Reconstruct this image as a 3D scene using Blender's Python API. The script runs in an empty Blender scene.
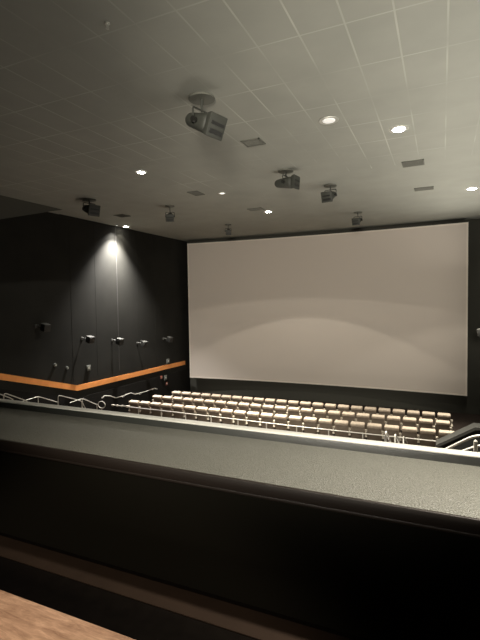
import bpy, bmesh, math, random
from mathutils import Vector, Matrix
random.seed(7)
sc = bpy.context.scene
COL = sc.collection
ZC = 5.95                      # eye height above the auditorium floor
def z(v): return v + ZC

# ------------------------------------------------------------------ materials
def mat(name, col, rough=0.6, metal=0.0, spec=0.5, noise=0.0, nscale=8.0, bump=0.0, bscale=60.0, emit=None, estr=0.0, coat=0.0):
    m = bpy.data.materials.new(name); m.use_nodes = True
    nt = m.node_tree; b = nt.nodes['Principled BSDF']
    b.inputs['Base Color'].default_value = (*col, 1)
    b.inputs['Roughness'].default_value = rough
    b.inputs['Metallic'].default_value = metal
    b.inputs['Specular IOR Level'].default_value = spec
    b.inputs['Coat Weight'].default_value = coat
    tc = nt.nodes.new('ShaderNodeTexCoord')
    if noise:
        n = nt.nodes.new('ShaderNodeTexNoise'); n.inputs['Scale'].default_value = nscale; n.inputs['Detail'].default_value = 5
        nt.links.new(tc.outputs['Object'], n.inputs['Vector'])
        r = nt.nodes.new('ShaderNodeValToRGB')
        r.color_ramp.elements[0].position = .3; r.color_ramp.elements[1].position = .7
        r.color_ramp.elements[0].color = (*[c*(1-noise) for c in col], 1)
        r.color_ramp.elements[1].color = (*[min(1, c*(1+noise)) for c in col], 1)
        nt.links.new(n.outputs['Fac'], r.inputs['Fac']); nt.links.new(r.outputs['Color'], b.inputs['Base Color'])
    if bump:
        n2 = nt.nodes.new('ShaderNodeTexNoise'); n2.inputs['Scale'].default_value = bscale; n2.inputs['Detail'].default_value = 3
        nt.links.new(tc.outputs['Object'], n2.inputs['Vector'])
        bp = nt.nodes.new('ShaderNodeBump'); bp.inputs['Strength'].default_value = bump; bp.inputs['Distance'].default_value = .01
        nt.links.new(n2.outputs['Fac'], bp.inputs['Height']); nt.links.new(bp.outputs['Normal'], b.inputs['Normal'])
    if emit:
        b.inputs['Emission Color'].default_value = (*emit, 1); b.inputs['Emission Strength'].default_value = estr
    return m

def ceiling_material():
    m = mat('ceiling_tiles', (.17, .165, .138), .85, spec=.2)
    nt = m.node_tree; b = nt.nodes['Principled BSDF']
    tc = [n for n in nt.nodes if n.type == 'TEX_COORD'][0]
    sep = nt.nodes.new('ShaderNodeSeparateXYZ'); nt.links.new(tc.outputs['Object'], sep.inputs[0])
    def math_(op, a, bb):
        n = nt.nodes.new('ShaderNodeMath'); n.operation = op
        for i, v in enumerate((a, bb)):
            if v is None: continue
            if isinstance(v, (int, float)): n.inputs[i].default_value = v
            else: nt.links.new(v, n.inputs[i])
        return n.outputs[0]
    def line(sock, off, per, w):
        t = math_('SUBTRACT', sock, off); t = math_('DIVIDE', t, per); t = math_('ADD', t, 100.5)
        t = math_('FRACT', t, None); t = math_('SUBTRACT', t, .5); t = math_('ABSOLUTE', t, None)
        return math_('LESS_THAN', t, w/per/2)
    lx = line(sep.outputs['X'], -1.89, .65, .026); ly = line(sep.outputs['Y'], 6.40, 1.25, .026)
    g = math_('MAXIMUM', lx, ly)
    n = nt.nodes.new('ShaderNodeTexNoise'); n.inputs['Scale'].default_value = .55; n.inputs['Detail'].default_value = 2
    nt.links.new(tc.outputs['Object'], n.inputs['Vector'])
    mr = nt.nodes.new('ShaderNodeMapRange'); mr.inputs['From Min'].default_value = .42; mr.inputs['From Max'].default_value = .66
    mr.inputs['To Min'].default_value = .05; mr.inputs['To Max'].default_value = .95
    nt.links.new(n.outputs['Fac'], mr.inputs['Value'])
    g = math_('MULTIPLY', g, mr.outputs[0])
    g = math_('MULTIPLY', g, math_('LESS_THAN', sep.outputs['Y'], 13.7))
    n3 = nt.nodes.new('ShaderNodeTexNoise'); n3.inputs['Scale'].default_value = 1.3; n3.inputs['Detail'].default_value = 6
    nt.links.new(tc.outputs['Object'], n3.inputs['Vector'])
    rr = nt.nodes.new('ShaderNodeValToRGB')
    rr.color_ramp.elements[0].position = .3; rr.color_ramp.elements[1].position = .7
    rr.color_ramp.elements[0].color = (.30, .302, .262, 1); rr.color_ramp.elements[1].color = (.33, .33, .287, 1)
    nt.links.new(n3.outputs['Fac'], rr.inputs['Fac'])
    mx = nt.nodes.new('ShaderNodeMix'); mx.data_type = 'RGBA'
    nt.links.new(g, mx.inputs['Factor']); nt.links.new(rr.outputs['Color'], mx.inputs['A'])
    mx.inputs['B'].default_value = (.46, .455, .40, 1)
    nt.links.new(mx.outputs['Result'], b.inputs['Base Color'])
    return m

def wood_material():
    m = mat('table_wood', (.5, .33, .22), .45, spec=.4)
    nt = m.node_tree; b = nt.nodes['Principled BSDF']
    tc = [n for n in nt.nodes if n.type == 'TEX_COORD'][0]
    mp = nt.nodes.new('ShaderNodeMapping'); mp.inputs['Scale'].default_value = (6.0, 34, 34)
    nt.links.new(tc.outputs['Object'], mp.inputs['Vector'])
    n = nt.nodes.new('ShaderNodeTexNoise'); n.inputs['Scale'].default_value = 1.6; n.inputs['Detail'].default_value = 8
    n.inputs['Roughness'].default_value = .78; n.inputs['Distortion'].default_value = .5
    nt.links.new(mp.outputs[0], n.inputs['Vector'])
    r = nt.nodes.new('ShaderNodeValToRGB'); e = r.color_ramp.elements
    e[0].position = .34; e[0].color = (.26, .14, .085, 1); e[1].position = .72; e[1].color = (.72, .45, .30, 1)
    k = e.new(.5); k.color = (.44, .26, .165, 1)
    nt.links.new(n.outputs['Fac'], r.inputs['Fac']); nt.links.new(r.outputs['Color'], b.inputs['Base Color'])
    return m

M = {}
M['ceiling'] = ceiling_material()
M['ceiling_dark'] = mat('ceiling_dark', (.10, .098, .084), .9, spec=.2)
M['wall'] = mat('wall_fabric_dark', (.023, .0225, .0195), .9, spec=.12, noise=.12, nscale=.8)
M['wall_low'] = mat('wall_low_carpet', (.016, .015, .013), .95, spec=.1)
M['front'] = mat('front_wall_dark', (.075, .074, .062), .9, spec=.15)
M['seam'] = mat('wall_seam', (.045, .043, .04), .7, spec=.3)
M['carpet'] = mat('carpet_dark', (.05, .038, .032), .95, spec=.1, noise=.4, nscale=30)
M['balcony_carpet'] = mat('balcony_floor', (.006, .0045, .0035), .95, spec=.05, noise=.2, nscale=14)  # near-black: the shade on this floor is put into its colour
M['lit_strip'] = mat('floor_strip_lit', (.030, .018, .0115), .8, spec=.2, noise=.12, nscale=6)
M['screen'] = mat('screen_vinyl', (.62, .56, .50), .75, spec=.2)
M['screen_edge'] = mat('screen_edge', (.72, .66, .58), .6, spec=.3)
M['orange'] = mat('orange_paint', (.95, .37, .11), .6, spec=.2, noise=.08, nscale=3)
M['leather'] = mat('seat_leather', (.205, .165, .125), .6, spec=.35, noise=.1, nscale=9, bump=.2, bscale=30)
M['pillow'] = mat('headrest_leather', (.52, .43, .335), .6, spec=.35, noise=.12, nscale=14, bump=.6, bscale=22)
M['seat_black'] = mat('seat_black', (.03, .027, .024), .6)
M['cream'] = mat('cup_holder_cream', (.75, .68, .56), .4)
M['laminate'] = mat('counter_laminate', (.165, .162, .138), .42, spec=.6, noise=.38, nscale=130, bump=.8, bscale=130)
M['lip'] = mat('counter_lip', (.024, .026, .022), .36, spec=.9, bump=.12, bscale=150)
M['cap'] = mat('aluminium_cap', (.68, .665, .61), .4, metal=.1)
M['fascia'] = mat('counter_fascia', (.020, .0135, .010), .5, spec=.5)
M['black'] = mat('parapet_black', (.010, .009, .0065), .8, spec=.05)
M['chrome'] = mat('rail_steel', (.74, .71, .63), .35, metal=.3)
M['grey_cap'] = mat('barrier_cap', (.042, .041, .036), .6)
M['barrier'] = mat('barrier_panel', (.015, .015, .013), .8)
M['spk'] = mat('speaker_black', (.014, .014, .012), .5)
M['spk_grey'] = mat('ceiling_speaker_grey', (.05, .052, .044), .55, spec=.4)
M['spk_plate'] = mat('mount_plate', (.12, .122, .10), .7)
M['white_trim'] = mat('silver_trim', (.6, .6, .55), .35, metal=.5)
M['vent'] = mat('vent_dark', (.19, .188, .16), .8)
M['spk_top'] = mat('speaker_top', (.10, .10, .09), .5)
M['arm'] = mat('armrest_dark', (.07, .055, .042), .6)
M['box'] = mat('box_grey', (.12, .125, .11), .5)
M['redbox'] = mat('box_red', (.28, .08, .05), .5)
M['wood'] = wood_material()
M['iron'] = mat('table_iron', (.02, .02, .02), .4, metal=.6)
M['lamp'] = mat('lamp_glow', (1, 1, 1), .5, emit=(1, .95, .84), estr=60)
M['lamp_mid'] = mat('lamp_glow_mid', (1, 1, 1), .5, emit=(1, .95, .84), estr=18)
M['lamp_dim'] = mat('lamp_glow_dim', (1, 1, 1), .5, emit=(1, .95, .84), estr=1.2)
M['lamp_off'] = mat('lamp_glow_low', (1, 1, 1), .4, emit=(1, .95, .84), estr=.25)

# ------------------------------------------------------------------ helpers
def obj(name, bm, material, parent=None, smooth=True, loc=None):
    me = bpy.data.meshes.new(name)
    bmesh.ops.recalc_face_normals(bm, faces=bm.faces)
    bm.to_mesh(me); bm.free()
    o = bpy.data.objects.new(name, me); COL.objects.link(o)
    me.materials.append(M[material])
    if smooth:
        for p in me.polygons: p.use_smooth = True
        me.set_sharp_from_angle(angle=math.radians(38))
    if parent: o.parent = parent
    if loc: o.location = loc
    return o
def thing(name, label, cat, loc=(0, 0, 0), rot=(0, 0, 0), group=None):
    o = bpy.data.objects.new(name, None); COL.objects.link(o); o.empty_display_size = .1
    o.location = loc; o.rotation_euler = rot
    return tag(o, label, cat, group)
def tag(o, label, cat, group=None):
    o['label'] = label; o['category'] = cat
    if group: o['group'] = group
    return o
def struct(name, bm, material, parent=None, smooth=False):
    o = obj(name, bm, material, parent, smooth)
    if not parent: o['kind'] = 'structure'
    return o
def NB(): return bmesh.new()
def box(bm, c, s, bev=0, seg=2, rot=None, taper=None):
    r = bmesh.ops.create_cube(bm, size=1); vs = r['verts']
    for v in vs:
        v.co = Vector((v.co.x*s[0], v.co.y*s[1], v.co.z*s[2]))
    if taper: taper(vs)
    if bev:
        es = list({e for v in vs for e in v.link_edges})
        rr = bmesh.ops.bevel(bm, geom=es, offset=bev, segments=seg, profile=.5, affect='EDGES')
        vs = list({v for f in rr['faces'] for v in f.verts} | {v for v in vs if v.is_valid})
    m = Matrix.Translation(c) @ (rot.to_4x4() if rot else Matrix.Identity(4))
    for v in vs: v.co = m @ v.co
    return vs
def cyl(bm, a, b, r, r2=None, n=16):
    a, b = Vector(a), Vector(b); d = b-a
    q = Vector((0, 0, 1)).rotation_difference(d.normalized())
    res = bmesh.ops.create_cone(bm, cap_ends=True, segments=n, radius1=r, radius2=r if r2 is None else r2, depth=d.length)
    m = Matrix.Translation((a+b)/2) @ q.to_matrix().to_4x4()
    for v in res['verts']: v.co = m @ v.co
def tube(bm, pts, r, n=8):
    pts = [Vector(p) for p in pts]; rings = []
    up = Vector((.13, .31, .94)).normalized()
    for i, p in enumerate(pts):
        t = (pts[min(i+1, len(pts)-1)]-pts[max(i-1, 0)]).normalized()
        s = t.cross(up)
        if s.length < .05: s = t.cross(Vector((1, 0, 0)))
        s.normalize(); u = s.cross(t)
        rings.append([bm.verts.new(p+s*r*math.cos(2*math.pi*k/n)+u*r*math.sin(2*math.pi*k/n)) for k in range(n)])
    for a, b in zip(rings, rings[1:]):
        for k in range(n): bm.faces.new((a[k], a[(k+1) % n], b[(k+1) % n], b[k]))
    bm.faces.new(rings[0][::-1]); bm.faces.new(rings[-1])
def smooth_path(pts, rad=.12, n=5):
    pts = [Vector(p) for p in pts]; out = [pts[0]]
    for a, b, c in zip(pts, pts[1:], pts[2:]):
        r1 = min(rad, (b-a).length*.45, (c-b).length*.45)
        p0 = b+(a-b).normalized()*r1; p2 = b+(c-b).normalized()*r1
        for k in range(n+1):
            t = k/n; out.append(p0*(1-t)**2+b*2*t*(1-t)+p2*t*t)
    out.append(pts[-1]); return out
def prism(bm, prof, x0, x1):   # profile in (y,z), extruded along x
    a = [bm.verts.new((x0, p[0], p[1])) for p in prof]; b = [bm.verts.new((x1, p[0], p[1])) for p in prof]
    n = len(prof)
    for i in range(n): bm.faces.new((a[i], a[(i+1) % n], b[(i+1) % n], b[i]))
    bm.faces.new(a[::-1]); bm.faces.new(b)

XL, XR, YB, YF, ZT = -15.0, 1.75, -4.0, 25.0, z(3.8)

# ------------------------------------------------------------------ the room
prof = [(YF, -.3), (YF, .04), (19.62, .04), (19.62, .16), (17.82, .16), (17.82, .34), (15.0, .34)]
y = 15.0
while y > 3.4:
    zz = 4.98-.3*y
    prof += [(y, zz), (y-.9, zz)]; y -= .9
prof += [(y, -.3)]
Y_END = y
bm = NB(); prism(bm, prof, XL, XR); struct('floor', bm, 'carpet')
def floor_z(yy):
    if yy > 19.62: return .04
    if yy > 17.82: return .16
    if yy > 15.0: return .34
    k = math.floor((15.0-yy)/.9); return 4.98-.3*(15.0-.9*k)
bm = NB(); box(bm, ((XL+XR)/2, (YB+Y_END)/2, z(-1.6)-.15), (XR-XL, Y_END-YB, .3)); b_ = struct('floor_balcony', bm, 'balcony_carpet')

bm = NB(); box(bm, ((XL+XR)/2, (YB+14.4)/2, ZT+.1), (XR-XL+.4, 14.4-YB, .2)); struct('ceiling', bm, 'ceiling')
bm = NB(); box(bm, ((XL+XR)/2, (14.4+YF)/2, ZT+.12), (XR-XL+.4, YF-14.4+.2, .2)); struct('ceiling_front', bm, 'ceiling')
# sloping soffit over the rear of the left wall, falling with the seating rake
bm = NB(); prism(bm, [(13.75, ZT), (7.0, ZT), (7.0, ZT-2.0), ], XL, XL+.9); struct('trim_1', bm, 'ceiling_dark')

bm = NB(); box(bm, (XL-.1, (YB+YF)/2, ZT/2), (.2, YF-YB, ZT+.6))
for ys in (14.95, 16.50, 19.69, 21.3): box(bm, (XL+.002, ys, (ZT+z(-3.5))/2), (.006, .03, ZT-z(-3.5)))
struct('wall_left', bm, 'wall')
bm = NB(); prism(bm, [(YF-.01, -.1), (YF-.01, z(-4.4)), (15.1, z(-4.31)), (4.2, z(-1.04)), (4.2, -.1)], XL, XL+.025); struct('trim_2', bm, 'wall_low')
bm = NB(); box(bm, (XR+.1, (YB+YF)/2, ZT/2), (.2, YF-YB, ZT+.6)); struct('wall_right', bm, 'wall')
bm = NB(); box(bm, ((XL+XR)/2, YF+.1, ZT/2), (XR-XL+.4, .2, ZT+.6)); struct('wall_front', bm, 'front')
bm = NB(); box(bm, ((XL+XR)/2, YB-.1, ZT/2), (XR-XL+.4, .2, ZT+.6)); struct('wall_back', bm, 'wall')

bm = NB(); box(bm, ((XL+XR)/2, 1.957, z(-1.6)+.004), (XR-XL-.02, .17, .008), .002, 1); struct('floor_lit_strip', bm, 'lit_strip')  # thin brown strip painted as the lit floor along the parapet

# orange stripe following the rake, then level
bm = NB()
line = [(5.0, z(-2.71)+.30*(11.33-5.0)), (11.33, z(-2.71)), (15.13, z(-3.855)), (24.4, z(-3.95))]
h = .125
prof = [(a, b-h) for a, b in line]+[(a, b+h) for a, b in reversed(line)]
prism(bm, prof, XL+.0126, XL+.034)
tag(obj('orange_stripe', bm, 'orange', smooth=False), 'bright orange painted stripe running down and along the dark left wall', 'wall stripe')

# ------------------------------------------------------------------ cinema screen
t = thing('cinema_screen', 'huge blank curved off-white cinema screen on the dark front wall', 'screen', (-6.68, 24.2, z(-4.85)))
HW, SH, SAG = 7.82, 8.42, .42
def arc_pts(n=48, hw=HW, off=0):
    return [(-hw+2*hw*i/n, SAG*(1-((-hw+2*hw*i/n)/HW)**2)+off) for i in range(n+1)]
def curved_slab(bm, hw, z0, z1, y0, y1, n=48, xa=None, xb=None):
    xa = -hw if xa is None else xa; xb = hw if xb is None else xb
    P = [(xa+(xb-xa)*i/n) for i in range(n+1)]
    R_ = []
    for x in P:
        s = SAG*(1-(x/HW)**2)
        R_.append([bm.verts.new((x, s+y0, z0)), bm.verts.new((x, s+y0, z1)), bm.verts.new((x, s+y1, z1)), bm.verts.new((x, s+y1, z0))])
    for a, b in zip(R_, R_[1:]):
        for k in range(4): bm.faces.new((a[k], a[(k+1) % 4], b[(k+1) % 4], b[k]))
    bm.faces.new(R_[0]); bm.faces.new(R_[-1][::-1])
bm = NB(); curved_slab(bm, HW-.07, .07, SH-.07, 0, .05); obj('screen_surface', bm, 'screen', t)
bm = NB(); curved_slab(bm, HW, 0, .075, -.03, .08); curved_slab(bm, HW, SH-.075, SH, -.03, .08)
curved_slab(bm, HW, .07, SH-.07, -.03, .08, 2, -HW, -HW+.075); curved_slab(bm, HW, .07, SH-.07, -.03, .08, 2, HW-.075, HW)
obj('screen_frame', bm, 'screen_edge', t)
bm = NB()
for x in (-6, -3, 0, 3, 6): box(bm, (x, SAG*(1-(x/HW)**2)+.13, SH/2), (.08, .14, SH*.9))
obj('screen_support', bm, 'black', t)

# ------------------------------------------------------------------ seats
ORD = ['first', 'second', 'third', 'fourth', 'fifth', 'sixth', 'seventh', 'eighth', 'ninth', 'tenth', 'eleventh', 'twelfth', 'thirteenth', 'fourteenth', 'fifteenth', 'sixteenth', 'seventeenth', 'eighteenth', 'nineteenth', 'twentieth', 'twenty-first', 'twenty-second', 'twenty-third']
def warp(bm, amp, seed):
    rnd = random.Random(seed)
    for v in bm.verts: v.co += Vector([rnd.uniform(-amp, amp) for _ in range(3)])
def seat_meshes():
    P = {}
    tilt = Matrix.Rotation(math.radians(9), 3, 'X')      # backrest leans back (toward the viewer, -Y)
    bm = NB()
    def tp(vs):
        for v in vs:
            if v.co.z > 0: v.co.x *= .96; v.co.y *= .7
    box(bm, (0, -.02, .64), (.505, .17, .72), .045, 3, tilt, tp)
    P['backrest'] = (bm, 'leather')
    bm = NB(); box(bm, (0, -.065, .940), (.50, .24, .13), .045, 4, tilt)
    bmesh.ops.subdivide_edges(bm, edges=[e for e in bm.edges if e.calc_length() > .12], cuts=5, use_grid_fill=True)
    warp(bm, .004, 3); P['headrest'] = (bm, 'pillow')
    bm = NB(); box(bm, (0, .32, .42), (.49, .56, .17), .05, 3); P['seat_cushion'] = (bm, 'leather')
    bm = NB(); box(bm, (0, .27, .17), (.46, .50, .34), .02); box(bm, (0, -.03, .17), (.40, .12, .34), .01); P['base'] = (bm, 'seat_black')
    bm = NB(); box(bm, (.30, .22, .60), (.075, .56, .06), .025, 3); box(bm, (.30, .24, .29), (.05, .40, .58), .012); P['armrest'] = (bm, 'arm')
    bm = NB()
    cyl(bm, (.30, -.06, .70), (.30, -.06, .77), .040, .046, 14); cyl(bm, (.30, -.06, .60), (.30, -.06, .70), .016, .016, 12); cyl(bm, (.30, -.06, .50), (.30, -.06, .61), .048, .020, 14)
    P['cup_holder'] = (bm, 'cream')
    return P
def make_seat(first=False):
    t = bpy.data.objects.new('cinema_chair', None); COL.objects.link(t); t.empty_display_size = .1
    arm = None
    for k, (bm, m) in seat_meshes().items():
        o = obj(k, bm, m, arm if k == 'cup_holder' else t)
        if k == 'armrest': arm = o
    return t
def dup(root):
    r = root.copy(); COL.objects.link(r)
    for ch in list(root.children):
        c = ch.copy(); COL.objects.link(c); c.parent = r
        for g in ch.children:
            d = g.copy(); COL.objects.link(d); d.parent = c
    return r
proto = make_seat(); used = False
first_arm = None
for rname, D, X0, fz in (('nearest', 16.65, -13.03, .34), ('middle', 18.68, -13.15, .16), ('farthest', 20.40, -13.10, .04)):
    for i in range(23):
        s = proto if not used else dup(proto)
        used = True
        s.location = (X0+.6*i, D+.08, fz); s['category'] = 'seat'
        s['group'] = f'cinema seats in the {rname} row'
        s['label'] = f'tan leather cinema seat, {ORD[i]} from the left in the {rname} of three rows'
bpy.context.view_layer.update()
# a left-hand armrest for the first seat of every row
for s in [o for o in COL.objects if o.name.startswith('cinema_chair') and 'first from' in o['label'] and 'twenty' not in o['label']]:
    for a in [c for c in s.children if c.name.startswith('armrest')]:
        c = a.copy(); COL.objects.link(c); c.parent = s; c.location.x = -.60
        for g in a.children:
            d = g.copy(); COL.objects.link(d); d.parent = c

# ------------------------------------------------------------------ rails
R0 = .017
# guard rail behind the nearest row
t = thing('guard_rail', 'long thin steel guard rail running behind the nearest row of seats', 'railing', (0, 15.75, .34))
zr = z(-.2985*15.75)-.34
bm = NB(); tube(bm, [(-13.6, 0, zr+.06), (-9, 0, zr+.02), (-5, 0, zr-.02), (-.1, 0, zr-.02)], .020); obj('top_rail', bm, 'chrome', t)
bm = NB(); tube(bm, [(-12.5, 0, zr-.42), (-.1, 0, zr-.44)], .012); obj('lower_rail', bm, 'chrome', t)
x = -.1
k = 0
while x > -12.6:
    bm = NB(); cyl(bm, (x, 0, 0), (x, 0, zr), .045 if k == 0 else .022, n=12); cyl(bm, (x, 0, 0), (x, 0, .02), .06, n=12)
    obj('post', bm, 'chrome', t); x -= 1.2; k += 1
for xx in (-13.5, -13.25, -13.0, -12.72): 
    bm = NB(); box(bm, (xx, 0, zr+.055), (.10, .09, .09), .03, 2); obj('clamp', bm, 'cream', t)

def handrail(label, pts, posts, group, r=R0, rad=.14, name='stair_handrail'):
    t = thing(name, label, 'handrail', (pts[0][0], pts[0][1], floor_z(pts[0][1])), group=group)
    off = t.location
    bm = NB(); tube(bm, [Vector(p)-off for p in smooth_path(pts, rad)], r); obj('rail', bm, 'chrome', t)
    for (px, py, pz) in posts:
        fz = floor_z(py)
        bm = NB(); cyl(bm, Vector((px, py, fz))-off, Vector((px, py, pz))-off, r*.95, n=12); cyl(bm, Vector((px, py, fz))-off, Vector((px, py, fz+.015))-off, r*2.4, n=14)
        obj('post', bm, 'chrome', t)
    return t
def pt(Y, rx_, rz_): return (rx_*Y, Y, z(rz_*Y))
G = 'steel handrails beside the left stairs'
XA = -13.55
def P_(X, rx_, rz_):      # point on the plane x = X seen along that ratio
    Y = X/rx_; return (X, Y, z(rz_*Y))
a = P_(XA, -1.310, -.292); b = P_(XA, -1.203, -.311)
handrail('bent steel handrail at the far left edge of the picture, above the counter', [(XA, a[1]-.02, a[2]-.7), a, b, (XA, b[1]+.25, b[2]-.35)], [(XA, a[1]-.02, a[2]-.5), (XA, b[1], b[2])], G)
XA2 = -13.85
a = P_(XA2, -1.375, -.289); b = P_(XA2, -1.270, -.309)
handrail('steel handrail cut by the left border of the picture', [(XA2, a[1]-.02, a[2]-.6), a, b, (XA2, b[1]+.2, b[2]-.3)], [(XA2, a[1]-.02, a[2]-.4), (XA2, b[1], b[2])], G)
a = P_(XA, -1.069, -.2815); b = P_(XA, -.975, -.2925)
handrail('bent steel handrail under the kink of the orange stripe', [(XA, a[1]-.02, a[2]-.75), a, b, (XA, b[1]+.2, b[2]-.35)], [(XA, a[1]-.02, a[2]-.5), (XA, b[1], b[2])], G)
XB = -14.55
a = P_(XB, -1.232, -.316); b = P_(XB, -1.154, -.2925); c = P_(XB, -1.068, -.3045)
handrail('steel handrail beside the left wall, peaked between the two bent rails', [a, b, c], [(XB, b[1], b[2]), (XB, c[1]-.03, c[2])], G)
a = P_(XB, -1.022, -.3015); b = P_(XB, -.972, -.285); c = P_(XB, -.915, -.299)
handrail('short peaked steel handrail beside the left wall, nearest the seats', [a, b, c], [(XB, b[1], b[2]), (XB, c[1]-.03, c[2])], G)
# looped end
XC = -13.8; Yc = 15.35; zc_ = z(-.2975*Yc)
pts = [(XC+.17*math.cos(t_)*1.2, Yc, zc_+.15*math.sin(t_)) for t_ in [k*2*math.pi/20 for k in range(21)]]
t = thing('stair_handrail', 'looped steel rail end at the foot of the left stairs', 'handrail', (XC, Yc, floor_z(Yc)), group=G)
bm = NB(); tube(bm, [Vector(p)-t.location for p in pts], R0); obj('rail', bm, 'chrome', t)
bm = NB(); cyl(bm, (0, 0, 0), (0, 0, zc_-.15-floor_z(Yc)), R0, n=12); cyl(bm, (0, 0, 0), (0, 0, .015), .05); obj('post', bm, 'chrome', t)

G = 'steel handrails on the right aisle stairs'
for rxx, rzz, r2x, r2z, lab in ((-.110, -.2885, -.099, -.314, 'leftmost and tallest of three small steel handrails over the counter at right'), (-.0905, -.2935, -.081, -.314, 'middle of three small steel handrails over the counter at right'), (-.0735, -.2965, -.066, -.309, 'rightmost of three small steel handrails over the counter at right')):
    XM = -1.1 if rxx != -.0735 else -1.06
    a = P_(XM, rxx, rzz); b = P_(XM, r2x, r2z)
    handrail(lab, [(XM, a[1]-.03, a[2]-.8), a, (XM, b[1], b[2]), (XM, b[1]+.05, b[2]-.25)], [(XM, a[1]-.03, a[2]-.7), (XM, b[1]+.05, b[2]-.2)], G, r=.021, rad=.12)

# wall handrail
t = thing('wall_handrail', 'zigzag steel handrail fixed to the left wall below the orange stripe', 'handrail', (XL+.02, 18, z(-4.9)))
wp = [(16.60, -4.56), (16.75, -4.52), (17.15, -4.62), (17.56, -4.80), (18.2, -4.80), (18.74, -4.77), (19.05, -4.92), (20.05, -4.95), (20.79, -4.92), (21.1, -5.02)]
bm = NB(); tube(bm, smooth_path([(.13, a-18, b+4.9) for a, b in wp], .06), .02); obj('rail', bm, 'chrome', t)
for a, b in ((16.7, -4.54), (18.2, -4.8), (19.6, -4.94), (20.79, -4.92)):
    bm = NB(); tube(bm, [(.0, a-18, b+4.82), (.10, a-18, b+4.82), (.13, a-18, b+4.9)], .01); cyl(bm, (0, a-18, b+4.82), (.012, a-18, b+4.82), .035); obj('bracket', bm, 'chrome', t)

# right barrier and its rails
t = thing('stair_barrier', 'dark low barrier wall with a grey sloped cap at the right, beside the seats', 'barrier', (0, 13.0, floor_z(13.0)))
F0 = floor_z(13.0)
def bz(v): return z(v)-F0
bm = NB()
pr = [(-.10, 0), (XR-.01, 0), (XR-.01, bz(-3.40)), (.79, bz(-3.40)), (-.10, bz(-3.96))]
A = [bm.verts.new((p[0], -.30, p[1])) for p in pr]; B = [bm.verts.new((p[0], .06, p[1])) for p in pr]
for i in range(5): bm.faces.new((A[i], A[(i+1) % 5], B[(i+1) % 5], B[i]))
bm.faces.new(A); bm.faces.new(B[::-1]); obj('panel', bm, 'barrier', t, smooth=False)
bm = NB()
pr = [(-.13, bz(-3.98)), (.80, bz(-3.40)), (XR-.01, bz(-3.40)), (XR-.01, bz(-3.33)), (.78, bz(-3.33)), (-.13, bz(-3.90))]
A = [bm.verts.new((p[0], -.34, p[1])) for p in pr]; B = [bm.verts.new((p[0], .12, p[1])) for p in pr]
for i in range(6): bm.faces.new((A[i], A[(i+1) % 6], B[(i+1) % 6], B[i]))
bm.faces.new(A); bm.faces.new(B[::-1]); obj('cap', bm, 'grey_cap', t, smooth=False)
G = 'steel rails in front of the right barrier'
YR = 10.0
t = handrail('upper bright steel rail sloping up in front of the right barrier', [(.02, YR, z(-3.19)), (.60, YR, z(-2.80)), (XR-.08, YR, z(-2.70))], [(XR-.3, YR, z(-2.73))], G, r=.027)
YL = 10.3
t = handrail('lower short steel rail under the upper rail at right', [(.30, YL, z(-3.30)), (.62, YL, z(-3.12)), (.74, YL, z(-3.08)), (XR-.08, YL, z(-3.05))], [(XR-.5, YL, z(-3.06))], G, r=.024)
t = thing('rail_post', 'thick upright round-topped steel post at the right edge, above the counter', 'post', (.60, 9.5, floor_z(9.5)))
hp = z(-.2885*9.5)-floor_z(9.5)
bm = NB(); cyl(bm, (0, 0, 0), (0, 0, hp-.03), .036, n=18); cyl(bm, (0, 0, hp-.03), (0, 0, hp), .036, .016, 18); obj('shaft', bm, 'chrome', t)
bm = NB(); cyl(bm, (0, 0, 0), (0, 0, .02), .08, n=20); obj('foot_plate', bm, 'chrome', t)
bm = NB(); tube(bm, [(.0, 0, hp-.45), (.06, 0, hp-.30), (.13, 0, hp-.10)], .014); obj('brace', bm, 'chrome', t)

# ------------------------------------------------------------------ the balcony front with its counter
t = thing('balcony_parapet', 'long balcony front with speckled grey counter top and raised metal-capped lip', 'counter', ((XL+XR)/2, 2.35, z(-1.6)))
W_ = XR-XL-.02
def by(v): return v-2.35
def bzz(v): return v+1.6
bm = NB(); box(bm, (0, by(2.43), bzz(-.99)/2), (W_, .70, bzz(-.99))); obj('front_wall', bm, 'black', t, smooth=False)
bm = NB(); box(bm, (0, by((2.04+2.68)/2), bzz(-.947)), (W_, .64, .066), .006, 2); obj('counter_top', bm, 'laminate', t)
bm = NB(); box(bm, (0, by(2.040), bzz(-.948)), (W_, .026, .064), .006, 2); box(bm, (0, by(2.048), bzz(-.990)), (W_, .022, .018), .005, 2); obj('edge_band', bm, 'fascia', t)
bm = NB(); box(bm, (0, by(2.706), bzz(-.938)), (W_, .066, .15), .004); obj('lip', bm, 'lip', t)
bm = NB(); box(bm, (0, by(2.700), bzz(-.860)), (W_, .070, .012), .005, 2); obj('cap_strip', bm, 'cap', t)

# ------------------------------------------------------------------ wooden table
t = thing('wood_table', 'brown wood-grain table top at the lower left corner, behind the balcony front', 'table', (-1.75, .458, z(-1.6)))
hT = 1.6-.86
bm = NB(); box(bm, (0, -.01, hT-.02), (2.9, .88, .04), .006, 2); obj('table_top', bm, 'wood', t)
for sx in (-1.1, 1.1):
    bm = NB(); cyl(bm, (sx, 0, .02), (sx, 0, hT-.05), .04, n=20); box(bm, (sx, 0, .015), (.5, .5, .03), .01); box(bm, (sx, 0, hT-.048), (.3, .3, .016)); obj('leg', bm, 'iron', t)

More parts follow.
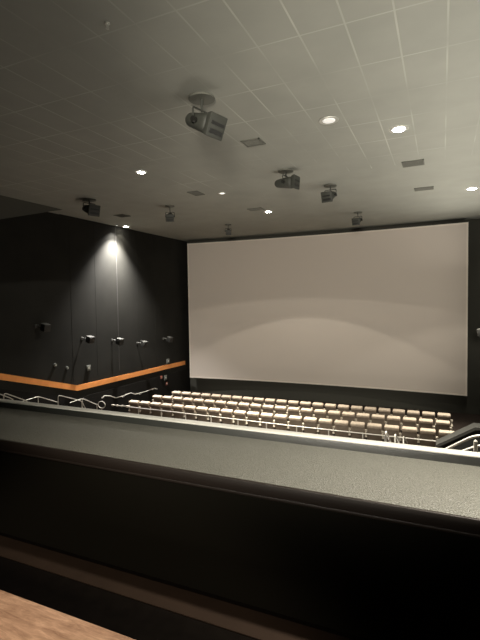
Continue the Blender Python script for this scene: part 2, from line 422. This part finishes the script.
# ------------------------------------------------------------------ left wall speakers
def wall_speaker(Y, Z, label, side=1, yaw=0.0, group='surround speakers on the left wall'):
    X = XL if side == 1 else XR
    t = thing('wall_speaker', label, 'speaker', (X, Y, z(Z)), (0, 0, 0 if side == 1 else math.pi), group)
    rot = Matrix.Rotation(math.radians(yaw), 3, 'Z') @ Matrix.Rotation(math.radians(14), 3, 'Y')
    bm = NB()
    def tp(vs):
        for v in vs:
            if v.co.x < 0: v.co.y *= .72; v.co.z *= .85
    box(bm, (.42, .08, -.05), (.34, .40, .36), .015, 2, rot, tp); obj('cabinet', bm, 'spk', t)
    bm = NB(); box(bm, Vector((.42, .08, -.05)) + rot @ Vector((.172, 0, 0)), (.012, .36, .32), .004, 1, rot); obj('grille', bm, 'spk', t)
    bm = NB(); box(bm, Vector((.42, .08, -.05)) + rot @ Vector((0, 0, .185)), (.30, .36, .014), .004, 1, rot); obj('top_panel', bm, 'spk_top', t)  # paler than the cabinet: light from above put into its colour
    bm = NB(); box(bm, (.012, -.10, .02), (.024, .12, .18), .004); tube(bm, [(.02, -.10, .04), (.14, -.10, .05), (.26, .0, .0)], .022)
    res = bmesh.ops.create_uvsphere(bm, u_segments=12, v_segments=8, radius=.045)
    for v in res['verts']: v.co += Vector((.14, -.10, .05))
    obj('bracket', bm, 'spk_top', t)
    t.scale = (.82, .82, .82)
    return t
wall_speaker(13.10, -.95, 'black surround speaker high on the dark left wall, farthest from the screen')
wall_speaker(15.60, -1.66, 'black surround speaker on the left wall, between the orange kink and the lit panels')
wall_speaker(17.64, -1.93, 'black surround speaker directly under the bright lit wall panel')
wall_speaker(19.64, -2.25, 'black surround speaker just right of the lit wall panels')
wall_speaker(22.12, -2.22, 'black surround speaker on the left wall, closest to the screen')
wall_speaker(19.6, -1.36, 'surround speaker on the right wall beside the screen, cut by the picture edge', -1, group='surround speakers on the right wall')

# small boxes on the left wall
def wall_box(Y, Z, s, label, m='box', rnd=False, name='wall_box', cat='wall box'):
    t = thing(name, label, cat, (XL+.001, Y, z(Z)))
    bm = NB()
    if rnd: cyl(bm, (0, 0, 0), (.05, 0, 0), s/2, s/2*.85, 18)
    else: box(bm, (.03, 0, 0), (.06, s, s*1.1), .008, 2)
    obj('cover', bm, m, t)
    bm = NB(); box(bm, (.064, 0, 0), (.01, s*.4, s*.4), .003, 1); obj('lens' if rnd else 'socket', bm, 'white_trim', t)
wall_box(13.92, -2.64, .17, 'small round pale fitting on the left wall above the orange stripe, leftmost', rnd=True, name='wall_light_sensor', cat='sensor')
wall_box(14.58, -2.86, .15, 'small dimmer round fitting right of the pale round one', rnd=True, name='wall_light_sensor', cat='sensor')
wall_box(15.85, -3.05, .24, 'square grey box on the left wall just above the stripe kink')
wall_box(22.44, -3.59, .24, 'small pale box resting above the far end of the orange stripe')
wall_box(22.13, -4.54, .26, 'pale upright box under the far end of the orange stripe')
wall_box(21.72, -4.46, .15, 'tiny reddish box left of the pale upright box', 'redbox')
wall_box(22.25, -4.92, .16, 'tiny reddish box below the pale upright box', 'redbox')

# ------------------------------------------------------------------ ceiling fittings
def spotlight(loc, target, power, angle, blend, size, color=(1, .93, .80)):
    L = bpy.data.lights.new('lamp', 'SPOT'); L.energy = power; L.spot_size = math.radians(angle); L.spot_blend = blend
    L.shadow_soft_size = size; L.color = color
    o = bpy.data.objects.new('lamp_light', L); COL.objects.link(o); o.location = loc
    o.rotation_euler = (Vector(target)-Vector(loc)).to_track_quat('-Z', 'Y').to_euler()
    return o
def downlight(X, Y, label, m, r=.095, drop=.0, power=0, angle=104, blend=.12):
    t = thing('downlight', label, 'ceiling light', (X, Y, ZT+(.02 if Y > 14.4 else 0)), group='downlights in the ceiling')
    bm = NB()
    n = 28; prof = [(r*1.0, -.012), (r*1.45, -.016), (r*1.5, 0.0)]
    rings = [[bm.verts.new((a*math.cos(2*math.pi*k/n), a*math.sin(2*math.pi*k/n), b-.004)) for k in range(n)] for a, b in prof]
    for a, b in zip(rings, rings[1:]):
        for k in range(n): bm.faces.new((a[k], a[(k+1) % n], b[(k+1) % n], b[k]))
    obj('trim_ring', bm, 'white_trim', t)
    bm = NB(); cyl(bm, (0, 0, -.022), (0, 0, -.008), r*.92, r, 28); obj('lens', bm, m, t)
    if power:
        spotlight((X, Y, ZT-.06), (X, Y, 0), power, angle, blend, .05)
        spotlight((X, Y, ZT-.06), (X, Y, 0), min(power*20, 8400), 64, 1.0, .05)
    return t
PW = 420
downlight(-8.06, 10.90, 'bright ceiling downlight left of the large ceiling speaker', 'lamp', .11, power=PW*.8)
downlight(-.90, 10.82, 'brightest starry ceiling downlight at the upper right', 'lamp', .14, power=PW*1.3)
downlight(.95, 17.94, 'bright ceiling downlight at the right edge above the screen corner', 'lamp', .15, power=PW*.8, angle=104)
downlight(-6.89, 18.31, 'bright ceiling downlight centred just above the top of the screen', 'lamp', .13, power=PW*1.15, angle=107, blend=.05)
downlight(-7.11, 14.31, 'faint ceiling downlight between the small vent and the second speaker', 'lamp_dim', .09, power=PW*1.0, angle=142, blend=.03)
downlight(-14.62, 18.38, 'small bright ceiling downlight next to the lit left wall', 'lamp', .13, power=PW*.15)
downlight(-2.21, 9.61, 'dim round ceiling downlight with a silver ring, left of the brightest one', 'lamp_off', .14)

# recessed wall washer that lights the left wall
t = thing('wall_washer', 'small recessed lamp at the ceiling edge above the bright lit left wall', 'ceiling light', (-14.72, 17.82, ZT+.02))
bm = NB(); cyl(bm, (0, 0, -.03), (0, 0, 0), .07, .08, 20); obj('housing', bm, 'spk', t)
bm = NB(); cyl(bm, (0, 0, -.034), (0, 0, -.030), .05, n=20); obj('lens', bm, 'lamp_dim', t)
spotlight((-14.60, 17.82, ZT-.08), (-14.80, 17.82, 0), 420, 114, .8, .04, (1, .96, .92))
spotlight((-14.35, 17.82, ZT-.08), (-14.85, 17.82, z(-4.6)), 9000, 94, 1.0, .04, (1, .96, .92))
bm = NB(); box(bm, (XL+.004, 18.05, (ZT+z(-3.5))/2), (.008, .045, ZT-z(-3.5))); struct('trim_3', bm, 'seam')

def ceiling_speaker(X, Y, yaw, label, s=1.0, pitch=18, drop=.42):
    top = ZT+(.02 if Y > 14.4 else 0)
    t = thing('ceiling_speaker', label, 'speaker', (X, Y, top), (0, 0, math.radians(yaw)), 'overhead speakers hanging from the ceiling')
    bm = NB(); cyl(bm, (0, 0, -.035), (0, 0, -.001), .22*s, n=24); obj('mount_plate', bm, 'spk_plate', t)
    bm = NB(); cyl(bm, (0, 0, -drop+.18*s), (0, 0, -.03), .022*s, n=12)
    tube(bm, smooth_path([(0, .215*s, -drop), (0, .215*s, -drop+.20*s), (0, -.215*s, -drop+.20*s), (0, -.215*s, -drop)], .04, 3), .016*s); obj('yoke', bm, 'spk_grey', t)
    rot = Matrix.Rotation(math.radians(pitch), 3, 'Y'); c = Vector((0, 0, -drop))
    bm = NB()
    def tp(vs):
        for v in vs:
            if v.co.x < 0: v.co.y *= .62; v.co.z *= .62
    box(bm, c+rot @ Vector((-.06*s, 0, 0)), (.62*s, .36*s, .34*s), .11*s, 4, rot, tp); obj('cabinet', bm, 'spk_grey', t)
    bm = NB()
    def tp2(vs):
        for v in vs:
            if v.co.x < 0: v.co.y *= .86; v.co.z *= .86
    box(bm, c+rot @ Vector((.30*s, 0, 0)), (.12*s, .41*s, .38*s), .02*s, 2, rot, tp2); obj('front_horn', bm, 'spk_grey', t)
    bm = NB(); box(bm, c+rot @ Vector((.365*s, 0, -.09*s)), (.012*s, .30*s, .07*s), .003, 1, rot); box(bm, c+rot @ Vector((.365*s, 0, .04*s)), (.012*s, .30*s, .05*s), .003, 1, rot); obj('horn_slot', bm, 'spk', t)
    bm = NB()
    for k in (-1, 1):
        bm = NB(); cyl(bm, c+Vector((0, .17*s*k, 0)), c+Vector((0, .235*s*k, 0)), .05*s, n=14); obj('side_knob', bm, 'spk', t)
    return t
ceiling_speaker(-4.12, 7.50, -14, 'largest dark ceiling speaker, nearest, hanging left of centre', 1.12, 24, .46)
ceiling_speaker(-4.22, 12.75, -8, 'grey cylindrical-looking ceiling speaker, second in the near line', 1.0, 4, .36)
ceiling_speaker(-3.45, 15.15, -100, 'ceiling speaker right of the second one, seen end-on', .95, 18, .34)
ceiling_speaker(-9.95, 15.30, -60, 'dim ceiling speaker left of centre, between two bright downlights', .8, 25, .42)
ceiling_speaker(-11.9, 12.9, -20, 'dim ceiling speaker above the dark left wall', 1.1, 15, .36)
ceiling_speaker(-3.42, 20.4, -100, 'small far ceiling speaker above the right half of the screen', .85, 18, .36)
ceiling_speaker(-9.83, 20.4, -60, 'small far ceiling speaker above the left half of the screen', .7, 25, .34)

def vent(X, Y, w, d, label):
    t = thing('ceiling_vent', label, 'vent', (X, Y, ZT+(.02 if Y > 14.4 else 0)), group='small vents in the ceiling')
    bm = NB()
    for sx in (-1, 1): box(bm, (sx*w/2, 0, -.012), (.03, d+.03, .022))
    for sy in (-1, 1): box(bm, (0, sy*d/2, -.012), (w+.03, .03, .022))
    obj('frame', bm, 'spk_plate', t, smooth=False)
    bm = NB(); box(bm, (0, 0, -.004), (w, d, .006))
    k = -d/2+.05
    while k < d/2-.02:
        box(bm, (0, k, -.014), (w-.02, .02, .012), rot=Matrix.Rotation(.5, 3, 'X')); k += .06
    obj('grille', bm, 'vent', t, smooth=False)
vent(-.76, 13.70, .55, .5, 'rectangular ceiling vent below the brightest downlight')
vent(-.59, 17.13, .6, .4, 'thin dark ceiling vent near the right downlight')
vent(-7.92, 13.88, .36, .55, 'dark diamond-like ceiling vent left of the faint downlight')
vent(-4.16, 10.10, .45, .4, 'faint ceiling vent between the two largest speakers')
vent(-7.15, 17.55, .6, .4, 'dark ceiling vent just behind the central downlight')
vent(-12.9, 16.0, .5, .5, 'dim ceiling vent above the lit left wall')
t = thing('ceiling_sprinkler', 'tiny sprinkler head on the ceiling near the upper left', 'ceiling sprinkler', (-4.17, 4.97, ZT))
bm = NB(); cyl(bm, (0, 0, -.012), (0, 0, 0), .035, n=16); obj('escutcheon', bm, 'white_trim', t)
bm = NB(); cyl(bm, (0, 0, -.05), (0, 0, -.01), .009, n=10); tube(bm, [(0, -.012, -.02), (0, -.03, -.045), (0, 0, -.07), (0, .03, -.045), (0, .012, -.02)], .004); cyl(bm, (0, 0, -.078), (0, 0, -.072), .022, n=14); obj('deflector', bm, 'white_trim', t)

# ------------------------------------------------------------------ unseen lamps: added fills, then the table and counter lamps
def area(loc, target, power, sx, sy, color=(1, .93, .80)):
    L = bpy.data.lights.new('area', 'AREA'); L.shape = 'RECTANGLE'; L.size = sx; L.size_y = sy; L.energy = power; L.color = color
    o = bpy.data.objects.new('added_fill', L); COL.objects.link(o); o.location = loc
    o.rotation_euler = (Vector(target)-Vector(loc)).to_track_quat('-Z', 'Y').to_euler(); return o
spotlight((.4, -3.0, z(1.6)), (-6.8, 24, z(.3)), 7800, 42, .6, .9)            # added flood behind the camera, brightens screen and seat backs
c_ = area((1.6, 13.0, z(.4)), (.3, 13.0, z(3.8)), 300, 19.0, .3, (1, .95, .86))      # added unseen strip fill along the right wall, brightens the ceiling
c_.data.spread = math.radians(125)
area((-3.6, 13.5, z(-4.8)), (-3.6, 14.2, z(3.8)), 190, 4.0, .4, (1, .95, .86))    # added upward fill hidden below the counter line, lifts the far ceiling
spotlight((-1.4, -2.0, z(1.4)), (-1.75, .70, z(-1.6)), 400, 43, .5, .16, (1, .86, .68))   # lamp behind the table
spotlight((1.1, 2.3, z(1.4)), (.9, 2.5, z(-.9)), 680, 138, 1.0, .06)                     # lamp over the counter's right end

w = bpy.data.worlds.new('World'); sc.world = w; w.use_nodes = True
w.node_tree.nodes['Background'].inputs[0].default_value = (.9, 1, .85, 1)
w.node_tree.nodes['Background'].inputs[1].default_value = 0.0

# ------------------------------------------------------------------ camera
f, ya, pi_, ro = 445.5, .42582, -.04465, -.01543
F = Vector((-math.sin(ya)*math.cos(pi_), math.cos(ya)*math.cos(pi_), math.sin(pi_)))
Rt = Vector((math.cos(ya), math.sin(ya), 0)); U = Rt.cross(F)
R2 = math.cos(ro)*Rt+math.sin(ro)*U; U2 = -math.sin(ro)*Rt+math.cos(ro)*U
cd = bpy.data.cameras.new('camera'); cam = bpy.data.objects.new('camera', cd); COL.objects.link(cam)
cd.sensor_fit = 'VERTICAL'; cd.sensor_height = 24; cd.sensor_width = 24; cd.lens = f/640*24; cd.clip_start = .02; cd.clip_end = 200
mm = Matrix((R2, U2, -F)).transposed().to_4x4(); mm.translation = (0, 0, ZC); cam.matrix_world = mm
sc.camera = cam
vs = sc.view_settings; vs.view_transform = 'Standard'; vs.look = 'None'; vs.gamma = 1; vs.exposure = 0; vs.use_curve_mapping = False
sc.cycles.max_bounces = 8; sc.cycles.diffuse_bounces = 5; sc.cycles.sample_clamp_indirect = 4
sc.cycles.use_denoising = True
